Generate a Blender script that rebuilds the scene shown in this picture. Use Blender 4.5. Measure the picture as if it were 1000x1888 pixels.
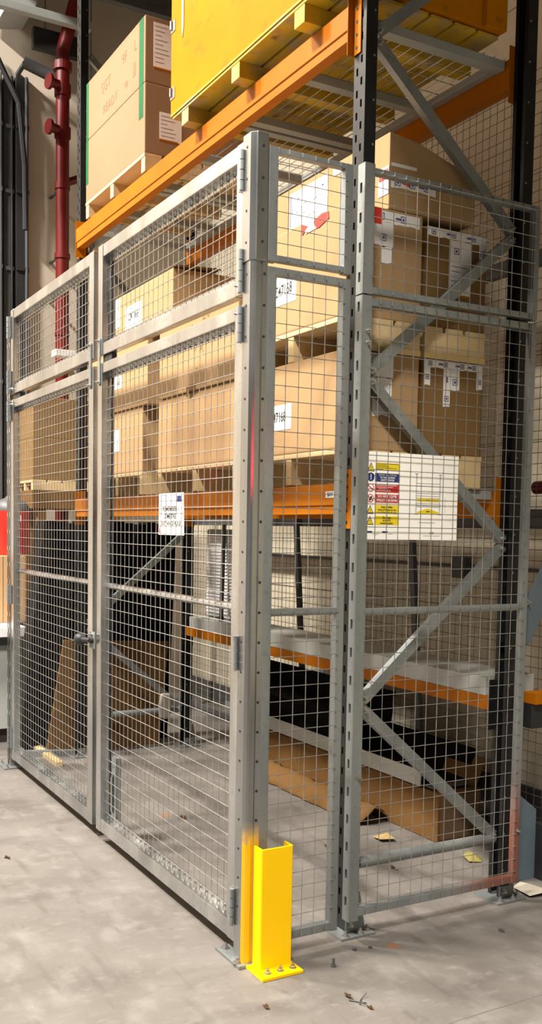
import bpy, bmesh, math, random
from mathutils import Vector, Matrix
random.seed(7)
for o in list(bpy.data.objects):
    bpy.data.objects.remove(o, do_unlink=True)
sc = bpy.context.scene
C = sc.collection

# ------------------------------------------------------------------ camera
YAW, PIT, ROL = 0.5123375, -0.0676601, 0.0165918
F = Vector((-math.cos(YAW)*math.cos(PIT), math.sin(YAW)*math.cos(PIT), math.sin(PIT)))
R = F.cross(Vector((0, 0, 1))).normalized(); U = R.cross(F)
c_, s_ = math.cos(ROL), math.sin(ROL)
R2 = R*c_ + U*s_; U2 = U*c_ - R*s_
cam = bpy.data.cameras.new('camera'); camo = bpy.data.objects.new('camera', cam); C.objects.link(camo)
M = Matrix((R2, U2, -F)).transposed().to_4x4(); M.translation = (2.825717, -1.557496, 1.476933)
camo.matrix_world = M
cam.sensor_fit = 'HORIZONTAL'; cam.sensor_width = 36.0; cam.lens = 1800.2738/1000*36.0
cam.shift_y = (1097.4468-944)/1000; cam.clip_start = 0.05; cam.clip_end = 100
sc.camera = camo

# ------------------------------------------------------------------ light
sc.view_settings.view_transform = 'Standard'; sc.view_settings.look = 'None'
sc.view_settings.gamma = 1.0; sc.view_settings.exposure = 0.0
try: sc.view_settings.use_curve_mapping = False
except Exception: pass
w = bpy.data.worlds.new('hall_air'); sc.world = w; w.use_nodes = True
w.node_tree.nodes['Background'].inputs[0].default_value = (1.0, 0.95, 0.88, 1)
w.node_tree.nodes['Background'].inputs[1].default_value = 0.12
def area(name, loc, power, sx, sy, col=(1, .935, .86), target=None):
    l = bpy.data.lights.new(name, 'AREA'); l.shape = 'RECTANGLE'; l.size = sx; l.size_y = sy
    l.energy = power; l.color = col
    o = bpy.data.objects.new(name, l); C.objects.link(o); o.location = loc
    if target is not None:
        o.rotation_euler = (Vector(target)-Vector(loc)).to_track_quat('-Z', 'Y').to_euler()
    return o
area('high_bay_lamp', (-1.4, -4.2, 8.0), 1680, 1.3, 0.45)
area('high_bay_lamp', (-4.7, -4.2, 8.0), 1620, 1.3, 0.45)
area('high_bay_lamp', (4.2, -2.8, 7.8), 1250, 1.3, 0.45)

sp = bpy.data.lights.new('added_red_spot', 'SPOT'); sp.energy = 85; sp.color = (1, .02, .04); sp.spot_size = math.radians(6.5); sp.spot_blend = 1.0; sp.shadow_soft_size = .05  # added unseen red spot, only makes the red streak on the corner post
so = bpy.data.objects.new('added_red_spot', sp); C.objects.link(so); so.location = (3.4, -1.0, 1.62)
so.rotation_euler = (Vector((.0, -.045, 1.76))-Vector(so.location)).to_track_quat('-Z', 'Y').to_euler()

# ------------------------------------------------------------------ materials
def pmat(name, col, rough=.55, metal=0.0, col2=None, scale=6.0, detail=4.0, lo=.35, hi=.65, bump=0.0, bscale=None, stretch=(1, 1, 1), rvar=0.0, spec=None):
    m = bpy.data.materials.new(name); m.use_nodes = True
    nt = m.node_tree; n = nt.nodes; L = nt.links
    b = n['Principled BSDF']
    b.inputs['Roughness'].default_value = rough; b.inputs['Metallic'].default_value = metal
    if spec is not None: b.inputs['Specular IOR Level'].default_value = spec
    g = n.new('ShaderNodeNewGeometry'); mp = n.new('ShaderNodeMapping'); mp.inputs['Scale'].default_value = stretch
    L.new(g.outputs['Position'], mp.inputs['Vector'])
    nz = n.new('ShaderNodeTexNoise'); nz.inputs['Scale'].default_value = scale; nz.inputs['Detail'].default_value = detail
    L.new(mp.outputs[0], nz.inputs['Vector'])
    cr = n.new('ShaderNodeValToRGB'); cr.color_ramp.elements[0].position = lo; cr.color_ramp.elements[1].position = hi
    c2 = col2 if col2 else tuple(x*.86 for x in col)
    cr.color_ramp.elements[0].color = (*c2, 1); cr.color_ramp.elements[1].color = (*col, 1)
    L.new(nz.outputs['Fac'], cr.inputs[0]); L.new(cr.outputs[0], b.inputs['Base Color'])
    if rvar:
        mr = n.new('ShaderNodeMapRange'); mr.inputs[3].default_value = rough-rvar; mr.inputs[4].default_value = rough+rvar
        mr.inputs[1].default_value = .3; mr.inputs[2].default_value = .7
        L.new(nz.outputs['Fac'], mr.inputs[0]); L.new(mr.outputs[0], b.inputs['Roughness'])
    if bump:
        nb = n.new('ShaderNodeTexNoise'); nb.inputs['Scale'].default_value = bscale or scale*4; nb.inputs['Detail'].default_value = 5
        L.new(mp.outputs[0], nb.inputs['Vector'])
        bp = n.new('ShaderNodeBump'); bp.inputs['Strength'].default_value = bump; bp.inputs['Distance'].default_value = .01
        L.new(nb.outputs['Fac'], bp.inputs['Height']); L.new(bp.outputs[0], b.inputs['Normal'])
    m['nz'] = nz.name; m['cr'] = cr.name
    return m
def layer(m, col, scale, lo, hi, amount=1.0, stretch=(1, 1, 1), detail=6.0):
    """a further noise-shaped stain or wear colour over a material's base colour"""
    nt = m.node_tree; n = nt.nodes; L = nt.links; b = n['Principled BSDF']
    old = b.inputs['Base Color'].links[0].from_socket
    g = n.new('ShaderNodeNewGeometry'); mp = n.new('ShaderNodeMapping'); mp.inputs['Scale'].default_value = stretch
    L.new(g.outputs['Position'], mp.inputs['Vector'])
    nz = n.new('ShaderNodeTexNoise'); nz.inputs['Scale'].default_value = scale; nz.inputs['Detail'].default_value = detail
    L.new(mp.outputs[0], nz.inputs['Vector'])
    cr = n.new('ShaderNodeValToRGB'); cr.color_ramp.elements[0].position = lo; cr.color_ramp.elements[1].position = hi
    cr.color_ramp.elements[0].color = (0, 0, 0, 1); cr.color_ramp.elements[1].color = (amount, amount, amount, 1)
    L.new(nz.outputs['Fac'], cr.inputs[0])
    mx = n.new('ShaderNodeMixRGB'); mx.inputs[2].default_value = (*col, 1)
    L.new(cr.outputs[0], mx.inputs[0]); L.new(old, mx.inputs[1]); L.new(mx.outputs[0], b.inputs['Base Color'])
    return m
def colourband(m, col, zlo, zhi, zbelow=None):
    """colour over the low part of a post or panel, soft upper edge as of the sprayed yellow foot"""
    nt = m.node_tree; n = nt.nodes; L = nt.links; b = n['Principled BSDF']
    old = b.inputs['Base Color'].links[0].from_socket
    g = n.new('ShaderNodeNewGeometry'); sp = n.new('ShaderNodeSeparateXYZ'); L.new(g.outputs['Position'], sp.inputs[0])
    nz = n.new('ShaderNodeTexNoise'); nz.inputs['Scale'].default_value = 30
    L.new(g.outputs['Position'], nz.inputs['Vector'])
    ad = n.new('ShaderNodeMath'); ad.operation = 'MULTIPLY_ADD'; ad.inputs[1].default_value = .05
    L.new(nz.outputs['Fac'], ad.inputs[0]); L.new(sp.outputs['Z'], ad.inputs[2])
    m0 = n.new('ShaderNodeMapRange'); m0.inputs[1].default_value = zlo; m0.inputs[2].default_value = zhi
    m0.inputs[3].default_value = 1; m0.inputs[4].default_value = 0
    L.new(ad.outputs[0], m0.inputs[0])
    m1 = n.new('ShaderNodeMapRange')
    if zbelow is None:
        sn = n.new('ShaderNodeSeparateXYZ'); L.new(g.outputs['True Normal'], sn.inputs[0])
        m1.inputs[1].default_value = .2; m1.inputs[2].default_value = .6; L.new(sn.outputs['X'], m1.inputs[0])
    else:
        m1.inputs[1].default_value = zbelow; m1.inputs[2].default_value = zbelow+.25; L.new(sp.outputs['Y'], m1.inputs[0])
    mr = n.new('ShaderNodeMath'); mr.operation = 'MULTIPLY'
    L.new(m0.outputs[0], mr.inputs[0]); L.new(m1.outputs[0], mr.inputs[1])
    mx = n.new('ShaderNodeMixRGB'); mx.inputs[2].default_value = (*col, 1)
    L.new(mr.outputs[0], mx.inputs[0]); L.new(old, mx.inputs[1]); L.new(mx.outputs[0], b.inputs['Base Color'])
    iv = n.new('ShaderNodeMath'); iv.operation = 'MULTIPLY_ADD'; iv.inputs[1].default_value = -b.inputs['Metallic'].default_value
    iv.inputs[2].default_value = b.inputs['Metallic'].default_value
    L.new(mr.outputs[0], iv.inputs[0]); L.new(iv.outputs[0], b.inputs['Metallic'])
    return m
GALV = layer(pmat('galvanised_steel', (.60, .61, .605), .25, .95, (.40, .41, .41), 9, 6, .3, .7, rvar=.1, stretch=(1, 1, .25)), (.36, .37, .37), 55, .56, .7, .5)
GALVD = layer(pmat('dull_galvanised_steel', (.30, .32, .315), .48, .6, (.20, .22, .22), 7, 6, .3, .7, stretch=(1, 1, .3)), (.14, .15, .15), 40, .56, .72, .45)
GALVR = pmat('galvanised_reddish_low', (.30, .32, .315), .5, .5, (.20, .22, .22), 7, 6, .3, .7, stretch=(1, 1, .3))
colourband(GALVR, (.20, .075, .05), .36, .62, .80)  # reddish brown low down, growing towards the rear
GALVY = layer(pmat('galvanised_post_steel', (.42, .43, .425), .28, .9, (.27, .278, .275), 8, 6, .3, .7, rvar=.08, stretch=(1, 1, .2)), (.30, .31, .31), 30, .56, .7, .5)
colourband(GALVY, (.72, .42, .005), .44, .52)
WIRE = pmat('zinc_wire', (.44, .435, .42), .36, .75, (.32, .315, .30), 20)
WIREB = pmat('dark_wire', (.12, .10, .075), .6, .2)
BLACK = pmat('black_paint', (.007, .0075, .0085), .45, 0, (.012, .0125, .0135), 12, rvar=.06, spec=.3)
BLACKP = pmat('black_plastic', (.012, .012, .012), .55, 0, (.02, .02, .02), 5)
BSHEET = pmat('black_sheet', (.004, .004, .004), .85, 0, (.007, .0065, .006), 5, spec=.08)
ORANGE = layer(pmat('orange_paint', (.43, .130, .002), .5, 0, (.37, .110, .002), 5, spec=.10), (.45, .12, .01), 25, .64, .72, .6)
YELLOW = pmat('guard_yellow', (.97, .60, .0005), .45, 0, (.95, .57, .0005), 6, spec=.2)
YCRATE = layer(layer(pmat('crate_yellow', (.54, .195, .0002), .6, 0, (.49, .165, .0002), 3, 4, spec=.06), (.22, .12, .01), 9, .60, .74, .75, (1, 1, 1.6)), (.7, .36, .02), 22, .72, .75, .5)
YPAL = layer(layer(pmat('worn_yellow_wood', (.62, .40, .01), .6, 0, (.42, .27, .02), 5, 6), (.36, .29, .16), 8, .5, .68, .9), (.06, .045, .02), 11, .62, .74, .8)
CARD = pmat('cardboard', (.40, .258, .128), .75, 0, (.37, .236, .115), 3, 5, .3, .7, spec=.12)
CARD2 = pmat('brown_cardboard', (.215, .125, .045), .78, 0, (.19, .11, .038), 3, 5, .3, .7, spec=.2)
CARD3 = pmat('pink_cardboard', (.285, .182, .103), .75, 0, (.262, .165, .09), 2, 5, .3, .7, spec=.15)
CARDD = layer(pmat('old_cardboard', (.17, .088, .026), .75, 0, (.13, .065, .02), 3, 5, spec=.15), (.08, .04, .014), 6, .6, .75, .6)
SEAM = pmat('seam_brown', (.17, .10, .05), .7)  # even brown for tapes, straps and board joints
WOOD = layer(pmat('pine', (.66, .50, .27), .7, 0, (.56, .40, .19), 5, 6, .3, .7, stretch=(.4, 3, 3)), (.30, .18, .08), 14, .66, .74, .7)
PAPER = pmat('white_paper', (.80, .79, .77), .6, 0, (.76, .75, .73), 6)
SIGNW = pmat('sign_board', (.90, .88, .80), .45, 0, (.88, .86, .78), 4)
INK = pmat('black_ink', (.012, .012, .013), .6)
GREYINK = pmat('grey_ink', (.22, .21, .24), .6)
INKB = pmat('pencil_mark', (.215, .135, .072), .8, spec=.1)
INKP = pmat('violet_print', (.10, .085, .22), .6)
SBLUE = pmat('sign_blue', (.012, .03, .16), .45)
SRED = pmat('sign_red', (.50, .014, .022), .45)
SYEL = pmat('sign_yellow', (.78, .60, .012), .45)
REDT = pmat('red_tape', (.62, .03, .02), .45)
GREEN = pmat('green_tape', (.006, .115, .035), .5, spec=.2)
REDP = pmat('red_pipe_paint', (.13, .006, .005), .4, 0, (.10, .005, .004), 5, spec=.3)
REDC = pmat('red_cylinder_paint', (.66, .02, .012), .38)
GREYP = pmat('grey_paint', (.33, .34, .32), .5, 0, (.29, .30, .28), 5)
DGREY = pmat('dark_grey_paint', (.075, .078, .08), .5, 0, (.06, .062, .064), 5)
LGREY = pmat('light_grey_panel', (.44, .45, .42), .5, 0, (.40, .41, .38), 4)
BLUEG = pmat('blue_grey_paint', (.12, .16, .19), .5)
BRASS = pmat('brass', (.45, .30, .10), .35, .8)
WHITEP = pmat('white_laminate', (.86, .86, .86), .35)
BOARD = pmat('light_brown_board', (.55, .34, .17), .6, 0, (.50, .30, .15), 4, stretch=(1, 1, .2))
LEAF = pmat('dry_leaf', (.09, .045, .018), .85, 0, (.05, .026, .012), 60, spec=.1)
RUBBER = pmat('rubber', (.015, .015, .016), .8)
CHROME = pmat('bolt_zinc', (.46, .45, .42), .3, .85)
STAIN = pmat('orange_marker_paint', (.26, .105, .045), .85, 0, (.16, .12, .09), 45, 6, .45, .6)
# concrete
CONC = pmat('concrete_floor', (0.1607, 0.1456, 0.1299), .62, 0, (0.1165, 0.1045, 0.09111), 2.6, 8, .3, .7, bump=.12, bscale=60, rvar=.1)
layer(CONC, (0.2009, 0.1875, 0.1718), 5.5, .52, .70, .7, (1, 1.6, 1)); layer(CONC, (0.07633, 0.06702, 0.05794), 3.4, .54, .74, .7, (1.5, .7, 1))
layer(CONC, (0.1888, 0.1755, 0.1598), 14, .58, .72, .55, (1.6, .8, 1))
layer(CONC, (0.0683, 0.05984, 0.05195), 11, .64, .76, .55, (.6, 1.6, 1)); layer(CONC, (0.06428, 0.05785, 0.05195), 45, .69, .76, .5)
layer(CONC, (.085, .074, .062), 7, .57, .70, .55, (.35, 1.8, 1), 8); layer(CONC, (.20, .19, .176), 22, .60, .74, .5, (1.6, .8, 1), 8); layer(CONC, (.07, .06, .05), 90, .66, .74, .45, (.5, 1.5, 1))
WALLB = layer(pmat('painted_block_wall', (.64, .57, .43), .75, 0, (.57, .505, .375), 1.2, 5, .3, .7, bump=.06, bscale=40), (.42, .36, .26), 5, .6, .8, .4)
WALLE = layer(pmat('end_wall_paint', (.56, .48, .385), .7, 0, (.50, .43, .34), 1.0, 5, .3, .7), (.26, .22, .18), 3, .6, .8, .4, (1, 1, .2))
CEIL = pmat('ceiling_sheet', (.06, .055, .05), .8)

# ------------------------------------------------------------------ geometry helpers
class MB:
    def __init__(s): s.v = []; s.f = []
    def box(s, x0, x1, y0, y1, z0, z1):
        b = len(s.v)
        s.v += [(x0, y0, z0), (x1, y0, z0), (x1, y1, z0), (x0, y1, z0), (x0, y0, z1), (x1, y0, z1), (x1, y1, z1), (x0, y1, z1)]
        s.f += [tuple(b+i for i in q) for q in ((0, 3, 2, 1), (4, 5, 6, 7), (0, 1, 5, 4), (1, 2, 6, 5), (2, 3, 7, 6), (3, 0, 4, 7))]
        return s
    def prism(s, poly, axis, a0, a1):
        """polygon in the two other axes (order: XY for Z, XZ for Y, YZ for X) drawn out along axis"""
        b = len(s.v); n = len(poly)
        def p(u, v, a):
            return (u, v, a) if axis == 'Z' else ((u, a, v) if axis == 'Y' else (a, u, v))
        s.v += [p(u, v, a0) for u, v in poly] + [p(u, v, a1) for u, v in poly]
        s.f.append(tuple(b+i for i in range(n))[::-1]); s.f.append(tuple(b+n+i for i in range(n)))
        for i in range(n):
            j = (i+1) % n; s.f.append((b+i, b+j, b+n+j, b+n+i))
        return s
    def bar(s, p, q, w, h, up=(0, 0, 1)):
        p = Vector(p); q = Vector(q); d = (q-p).normalized(); up = Vector(up)
        sd = d.cross(up).normalized(); u2 = sd.cross(d)
        b = len(s.v)
        for P in (p, q):
            for a, c in ((-1, -1), (1, -1), (1, 1), (-1, 1)): s.v.append(tuple(P+sd*(a*w/2)+u2*(c*h/2)))
        s.f += [tuple(b+i for i in q_) for q_ in ((0, 3, 2, 1), (4, 5, 6, 7), (0, 1, 5, 4), (1, 2, 6, 5), (2, 3, 7, 6), (3, 0, 4, 7))]
        return s
    def tube(s, p, q, r, n=12, r2=None, cap=True):
        p = Vector(p); q = Vector(q); d = (q-p).normalized()
        a = Vector((0, 0, 1)) if abs(d.z) < .9 else Vector((1, 0, 0))
        u = d.cross(a).normalized(); v = d.cross(u); b = len(s.v); r2 = r if r2 is None else r2
        for P, rr in ((p, r), (q, r2)):
            for i in range(n):
                t = 2*math.pi*i/n; s.v.append(tuple(P+u*(math.cos(t)*rr)+v*(math.sin(t)*rr)))
        for i in range(n):
            j = (i+1) % n; s.f.append((b+i, b+n+i, b+n+j, b+j))
        if cap: s.f.append(tuple(b+i for i in range(n))); s.f.append(tuple(b+n+i for i in range(n))[::-1])
        return s
    def path(s, pts, r, n=6):
        for a, c in zip(pts[:-1], pts[1:]): s.tube(a, c, r, n)
        return s
    def lathe(s, cx, cy, prof, n=24):
        b = len(s.v)
        for r, z in prof:
            for i in range(n):
                t = 2*math.pi*i/n; s.v.append((cx+r*math.cos(t), cy+r*math.sin(t), z))
        for k in range(len(prof)-1):
            for i in range(n):
                j = (i+1) % n; s.f.append((b+k*n+i, b+k*n+j, b+(k+1)*n+j, b+(k+1)*n+i))
        s.f.append(tuple(b+i for i in range(n))[::-1]); s.f.append(tuple(b+(len(prof)-1)*n+i for i in range(n)))
        return s
    def build(s, name, mat, parent=None, bev=0.0, smooth=False, kind=None):
        xs = [v[0] for v in s.v]; ys = [v[1] for v in s.v]; zs = [v[2] for v in s.v]
        c = Vector(((min(xs)+max(xs))/2, (min(ys)+max(ys))/2, min(zs)))
        me = bpy.data.meshes.new(name); me.from_pydata([tuple(Vector(v)-c) for v in s.v], [], s.f)
        bm = bmesh.new(); bm.from_mesh(me); bmesh.ops.recalc_face_normals(bm, faces=bm.faces)
        if bev:
            es = [e for e in bm.edges if len(e.link_faces) == 2 and e.calc_face_angle(0) > .6]
            bmesh.ops.bevel(bm, geom=es, offset=bev, segments=2, profile=.6, affect='EDGES', clamp_overlap=True)
        bm.to_mesh(me); bm.free()
        if smooth:
            for p in me.polygons: p.use_smooth = True
            try: me.set_sharp_from_angle(angle=.7)
            except Exception: pass
        me.materials.append(mat)
        return link(name, me, c, parent, kind)
WL = {}
def link(name, me, c, parent=None, kind=None):
    o = bpy.data.objects.new(name, me); C.objects.link(o)
    put(o, c, parent)
    if kind: o['kind'] = kind
    return o
def put(o, c, parent=None):
    WL[o.name] = Vector(c)
    if parent is not None:
        o.parent = parent; o.location = Vector(c)-WL[parent.name]
    else: o.location = c
def thing(name, label, cat, loc, group=None):
    o = bpy.data.objects.new(name, None); C.objects.link(o); put(o, loc); o.empty_display_size = .1
    o['label'] = label; o['category'] = cat
    if group: o['group'] = group
    return o
def tag(o, label, cat, group=None):
    o['label'] = label; o['category'] = cat
    if group: o['group'] = group
    return o
def struct(o): o['kind'] = 'structure'; return o
CACHE = {}
def pb(parent, name, x0, x1, y0, y1, z0, z1, mat, bev=.0015):
    """a bevelled block part; alike blocks share their mesh"""
    x0, x1 = min(x0, x1), max(x0, x1)
    k = (round(x1-x0, 4), round(y1-y0, 4), round(z1-z0, 4), mat.name, bev)
    c = Vector(((x0+x1)/2, (y0+y1)/2, z0))
    if k not in CACHE:
        o = MB().box(x0, x1, y0, y1, z0, z1).build(name, mat, parent, bev)
        CACHE[k] = o.data; return o
    return link(name, CACHE[k], c, parent)
def bolt(parent, loc, axis, r=.009, name='bolt', mat=None):
    """hex head with washer and stud, pointing along axis"""
    a = Vector(axis); p = Vector(loc)
    m = MB().tube(p, p+a*.002, r*1.45, 14).tube(p+a*.002, p+a*.010, r, 6).tube(p+a*.010, p+a*.019, r*.5, 8)
    return m.build(name, mat or CHROME, parent)
def text(parent, s, size, loc, face, mat, name='lettering', sx=1.0, rot=0.0, align='CENTER', ext=.0003, bold=.012):
    cu = bpy.data.curves.new('t', 'FONT'); cu.body = s; cu.size = size; cu.extrude = ext; cu.resolution_u = 2; cu.offset = bold*size
    cu.align_x = align; cu.align_y = 'CENTER'
    t = bpy.data.objects.new('t', cu); C.objects.link(t)
    dg = bpy.context.evaluated_depsgraph_get(); dg.update()
    me = bpy.data.meshes.new_from_object(t.evaluated_get(dg)); bpy.data.objects.remove(t, do_unlink=True)
    X = Vector((1, 0, 0)) if face == 'Y-' else Vector((0, 1, 0)); Z = Vector((0, 0, 1))
    N = Vector((0, -1, 0)) if face == 'Y-' else Vector((1, 0, 0))
    cr, sr = math.cos(rot), math.sin(rot)
    for v in me.vertices:
        a, b_ = v.co.x*sx, v.co.y
        v.co = X*(a*cr-b_*sr)+Z*(a*sr+b_*cr)+N*v.co.z
    me.materials.clear(); me.materials.append(mat); me.name = name
    return link(name, me, loc, parent)
def stuffpart(o): o['kind'] = 'stuff'; return o

# ------------------------------------------------------------------ the setting
fl = MB().box(-9, 9, -9, 6, -.2, 0).build('floor', CONC); struct(fl)
MB().bar((.655, -3.0, .0004), (.60, 1.6, .0004), .005, .0008).build('floor_joint', pmat('joint_filler', (.14, .125, .11), .8), fl)
wb = MB().box(-5.2, 9, 2.1, 2.3, 0, 9.0).build('wall_back', WALLB); struct(wb)
struct(MB().box(-5.2, 9, 2.08, 2.1, 0, .16).build('baseboard_back', DGREY))
we = MB().box(-5.4, -5.2, -9, 2.3, 0, 9.0).build('wall_left', WALLE); struct(we)
struct(MB().box(-9, 9, -9, 6, 9.0, 9.2).build('ceiling', CEIL))
struct(MB().box(-3.6, 9, -1.45, 2.3, 5.85, 6.05).build('ceiling', CEIL)); struct(MB().box(-5.2, -3.6, -.25, 2.1, 5.85, 6.05).build('ceiling', CEIL))  # unseen low slab, added over the rack to keep upper wall and cartons dim
struct(MB().box(-3.6, 9, -1.50, -1.45, 5.75, 6.15).build('trim_1', GREYP))  # front edge of the added shading slab
# recessed block joints of the back wall, where the courses can be told apart
jm = MB()
for k in range(1, 16): jm.box(-5.2, 1.5, 2.0975, 2.1005, .16+k*.45-.004, .16+k*.45)
jm.build('block_joint', pmat('joint_dark', (.27, .225, .17), .8), wb, kind='stuff')

# ------------------------------------------------------------------ mesh cage : gate leaves
def wires_y(y, x0, x1, z0, z1, nx0, nz0, pitch=.05, r=.00145, xs=None):
    m = MB(); x = nx0
    while x < x1-.004:
        if x > x0+.004: m.tube((x, y, z0), (x, y, z1), r, 5, cap=False)
        x += pitch
    z = nz0
    while z < z1-.004:
        if z > z0+.004: m.tube((x0, y-.003, z), (x1, y-.003, z), r, 5, cap=False)
        z += pitch
    return m
def wires_x(x, y0, y1, z0, z1, ny0, nz0, pitch=.05, r=.00145):
    m = MB(); y = ny0
    while y < y1-.004:
        m.tube((x, y, z0), (x, y, z1), r, 5, cap=False); y += pitch
    z = nz0
    while z < z1-.004:
        if z > z0+.004: m.tube((x+.003, y0, z), (x+.003, y1, z), r, 5, cap=False)
        z += pitch
    return m
YF, YB = -.052, -.012
def gate_leaf(label, xa, xb, hinge_right):
    """xa..xb outer edges; a tall lower frame and a short linked upper frame"""
    t = thing('gate_leaf', label, 'gate', ((xa+xb)/2, -.03, .06), 'paired mesh gates of the cage')
    sw = .057
    for (z0, z1, rb, rt) in ((.06, 2.212, .062, .046), (2.246, 2.735, .055, .055)):
        pb(t, 'stile', xa, xa+sw, YF, YB, z0, z1, GALV, .004)
        pb(t, 'stile', xb-sw-.006, xb, YF, YB, z0, z1, GALV, .004)
        pb(t, 'rail', xa+sw, xb-sw-.006, YF+.003, YB, z0, z0+rb, GALV, .004)
        pb(t, 'rail', xa+sw, xb-sw-.006, YF+.003, YB, z1-rt, z1, GALV, .004)
        a, b, c, d = xa+sw, xb-sw-.006, z0+rb, z1-rt
        lip = MB().box(a, b, -.019, -.014, c, c+.024).box(a, b, -.019, -.014, d-.024, d)
        lip.box(a, a+.014, -.019, -.014, c+.024, d-.024).box(b-.014, b, -.019, -.014, c+.024, d-.024)
        lip.build('mesh_lip', GALV, t)
        wm = wires_y(-.024, a, b, c+.002, d-.002, a+.03, c+.031)
        # hooked wire ends over the lips
        x = a+.03
        while x < b-.004:
            for zz, s in ((c+.012, 1), (d-.012, -1)): wm.tube((x, -.026, zz-s*.008), (x, -.020, zz+s*.004), .0022, 5)
            x += .05
        stuffpart(wm.build('wire_mesh', WIRE, t))
    MB().tube((xa+sw, -.010, 1.205), (xb-sw, -.010, 1.205), .014, 14).build('mid_rail', GALV, t, smooth=True)
    hx = xb+.004 if hinge_right else xa-.004
    for z0, z1 in ((2.57, 2.70), (2.245, 2.385), (2.085, 2.205), (.125, .255), (1.0, 1.12)):
        h = MB()
        n = 4; dz = (z1-z0)/n
        for k in range(n): h.tube((hx, YF-.016, z0+k*dz+.0015), (hx, YF-.016, z0+(k+1)*dz-.0015), .0078, 12)
        ho = h.build('hinge', GALVD, t)
        sx = -1 if hinge_right else 1
        pb(ho, 'hinge_plate', hx, hx+sx*.034, YF-.012, YF-.0005, z0+.004, z1-.004, GALV, .001)
    # link strap joining upper and lower frame, and one bolt head on each end
    for lx in ((xa+.03,) if hinge_right else (xb-.034,)):
        st = MB(); r = .013
        pts = [(lx+r*math.cos(a), 2.315+r*math.sin(a)) for a in [i*math.pi/8 for i in range(9)]] + [(lx+r*math.cos(a), 2.125+r*math.sin(a)) for a in [math.pi+i*math.pi/8 for i in range(9)]]
        st.prism(pts, 'Y', YF-.006, YF-.001)
        so = st.build('link_strap', GALVD, t)
        for z in (2.312, 2.128): bolt(so, (lx, YF-.006, z), (0, -1, 0), .006)
    ex = xb-.035 if hinge_right else xa+.03
    for z in (2.275, 2.185): bolt(t, (ex, YF, z), (0, -1, 0), .008)
    # slide block in the gap
    gx = xa+.09 if hinge_right else xa+.10
    pb(t, 'gap_spacer', gx-.05, gx+.06, -.04, -.015, 2.213, 2.245, RUBBER)
    return t
gr = gate_leaf('bright galvanised mesh gate hung on the thick corner post, white paper notice behind it', -1.497, -.066, True)
gl = gate_leaf('galvanised mesh gate farther from the yellow guard, with the black lever knob', -3.04, -1.558, False)
# closing strip and drop bolt behind the meeting stile
pb(gr, 'closing_strip', -1.436, -1.405, -.009, -.004, .10, 2.20, BLACKP)
pb(gr, 'closing_strip', -1.436, -1.405, -.009, -.004, 2.25, 2.70, BLACKP)
db = pb(gr, 'drop_bolt_case', -1.40, -1.345, -.011, .016, .09, .42, GALVD, .003)
pb(db, 'bolt_slot', -1.378, -1.368, -.013, -.0105, .16, .34, BLACKP, 0)
MB().tube((-1.372, -.02, .17), (-1.372, -.02, .33), .005, 8).build('bolt_rod', CHROME, db)
# handle
hp = MB().box(-1.585, -1.51, YF-.005, YF-.0005, .905, .985).build('handle_plate', GALVD, gl, .002)
k = MB()
k.tube((-1.535, YF-.004, .945), (-1.535, YF-.022, .945), .014, 14)
k.tube((-1.535, YF-.018, .945), (-1.60, YF-.034, .942), .010, 12, .013)
k.build('lever', BLACKP, hp, smooth=True)
kn = MB()
for i in range(8):
    a0, a1 = math.pi*i/8, math.pi*(i+1)/8
    kn.tube((-1.625-.036*math.cos(a0)+.0, YF-.036, .942), (-1.625-.036*math.cos(a1), YF-.036, .942), max(.001, .030*math.sin(a0)), 16, max(.001, .030*math.sin(a1)))
kn.build('knob', BLACKP, hp, smooth=True)
bolt(hp, (-1.548, YF-.005, .972), (0, -1, 0), .006)

# ------------------------------------------------------------------ cage posts
t = thing('cage_corner_post', 'thick folded galvanised corner post, its foot sprayed yellow behind the yellow guard', 'post', (-.03, -.03, 0))
prof = [(-.062, -.058), (-.012, -.058), (-.003, -.050), (0, -.042), (0, -.030), (-.005, -.027), (-.005, -.021), (0, -.018), (0, 0), (-.058, 0), (-.058, -.02), (-.062, -.022)]
MB().prism(prof, 'Z', .012, 2.34).build('post_body', GALVY, t)
prof2 = [(-.066, -.062), (-.014, -.062), (.001, -.048), (.003, -.044), (.003, -.004), (-.050, -.004), (-.066, -.014)]
MB().prism(prof2, 'Z', 2.34, 2.742).build('post_extension', GALVY, t, .002)
hm = MB()
for kz in range(26):
    z = .20+.1*kz
    e = .003 if z > 2.34 else 0
    hm.tube((-.001+e, -.012-.012*(z > 2.34), z), (.0012+e, -.012-.012*(z > 2.34), z), .0048, 10)
    hm.tube((-.037, -.0575-e*1.35, z), (-.037, -.0592-e*1.35, z), .0045, 10)
hm.build('bolt_holes', INK, t, kind='stuff')
bp = MB().box(-.17, .012, -.075, .03, 0, .012).build('base_plate', GALVD, t, .002)
for x, y in ((-.14, -.05), (-.02, -.066), (-.14, .01)): bolt(bp, (x, y, .012), (0, 0, 1), .011, 'anchor_bolt')
t = thing('cage_end_post', 'slim galvanised gate post farthest from the yellow guard, beside the workbench', 'post', (-3.08, -.03, 0))
lp = MB()
lp.box(-3.115, -3.107, -.055, 0, .01, 2.69).box(-3.058, -3.048, -.055, 0, .01, 2.69).box(-3.107, -3.058, -.004, 0, .01, 2.69)
zz = .05
while zz < 2.66:
    lp.box(-3.107, -3.058, -.055, -.051, zz, min(zz+.075, 2.69)); zz += .1
lp.box(-3.107, -3.092, -.055, -.051, .01, 2.69).box(-3.074, -3.058, -.055, -.051, .01, 2.69)
lp.build('post_body', GALV, t)
bp = MB().box(-3.19, -3.01, -.10, .03, 0, .01).build('base_plate', GALVD, t, .002)
for x in (-3.16, -3.03): bolt(bp, (x, -.08, .01), (0, 0, 1), .011, 'anchor_bolt')

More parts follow.
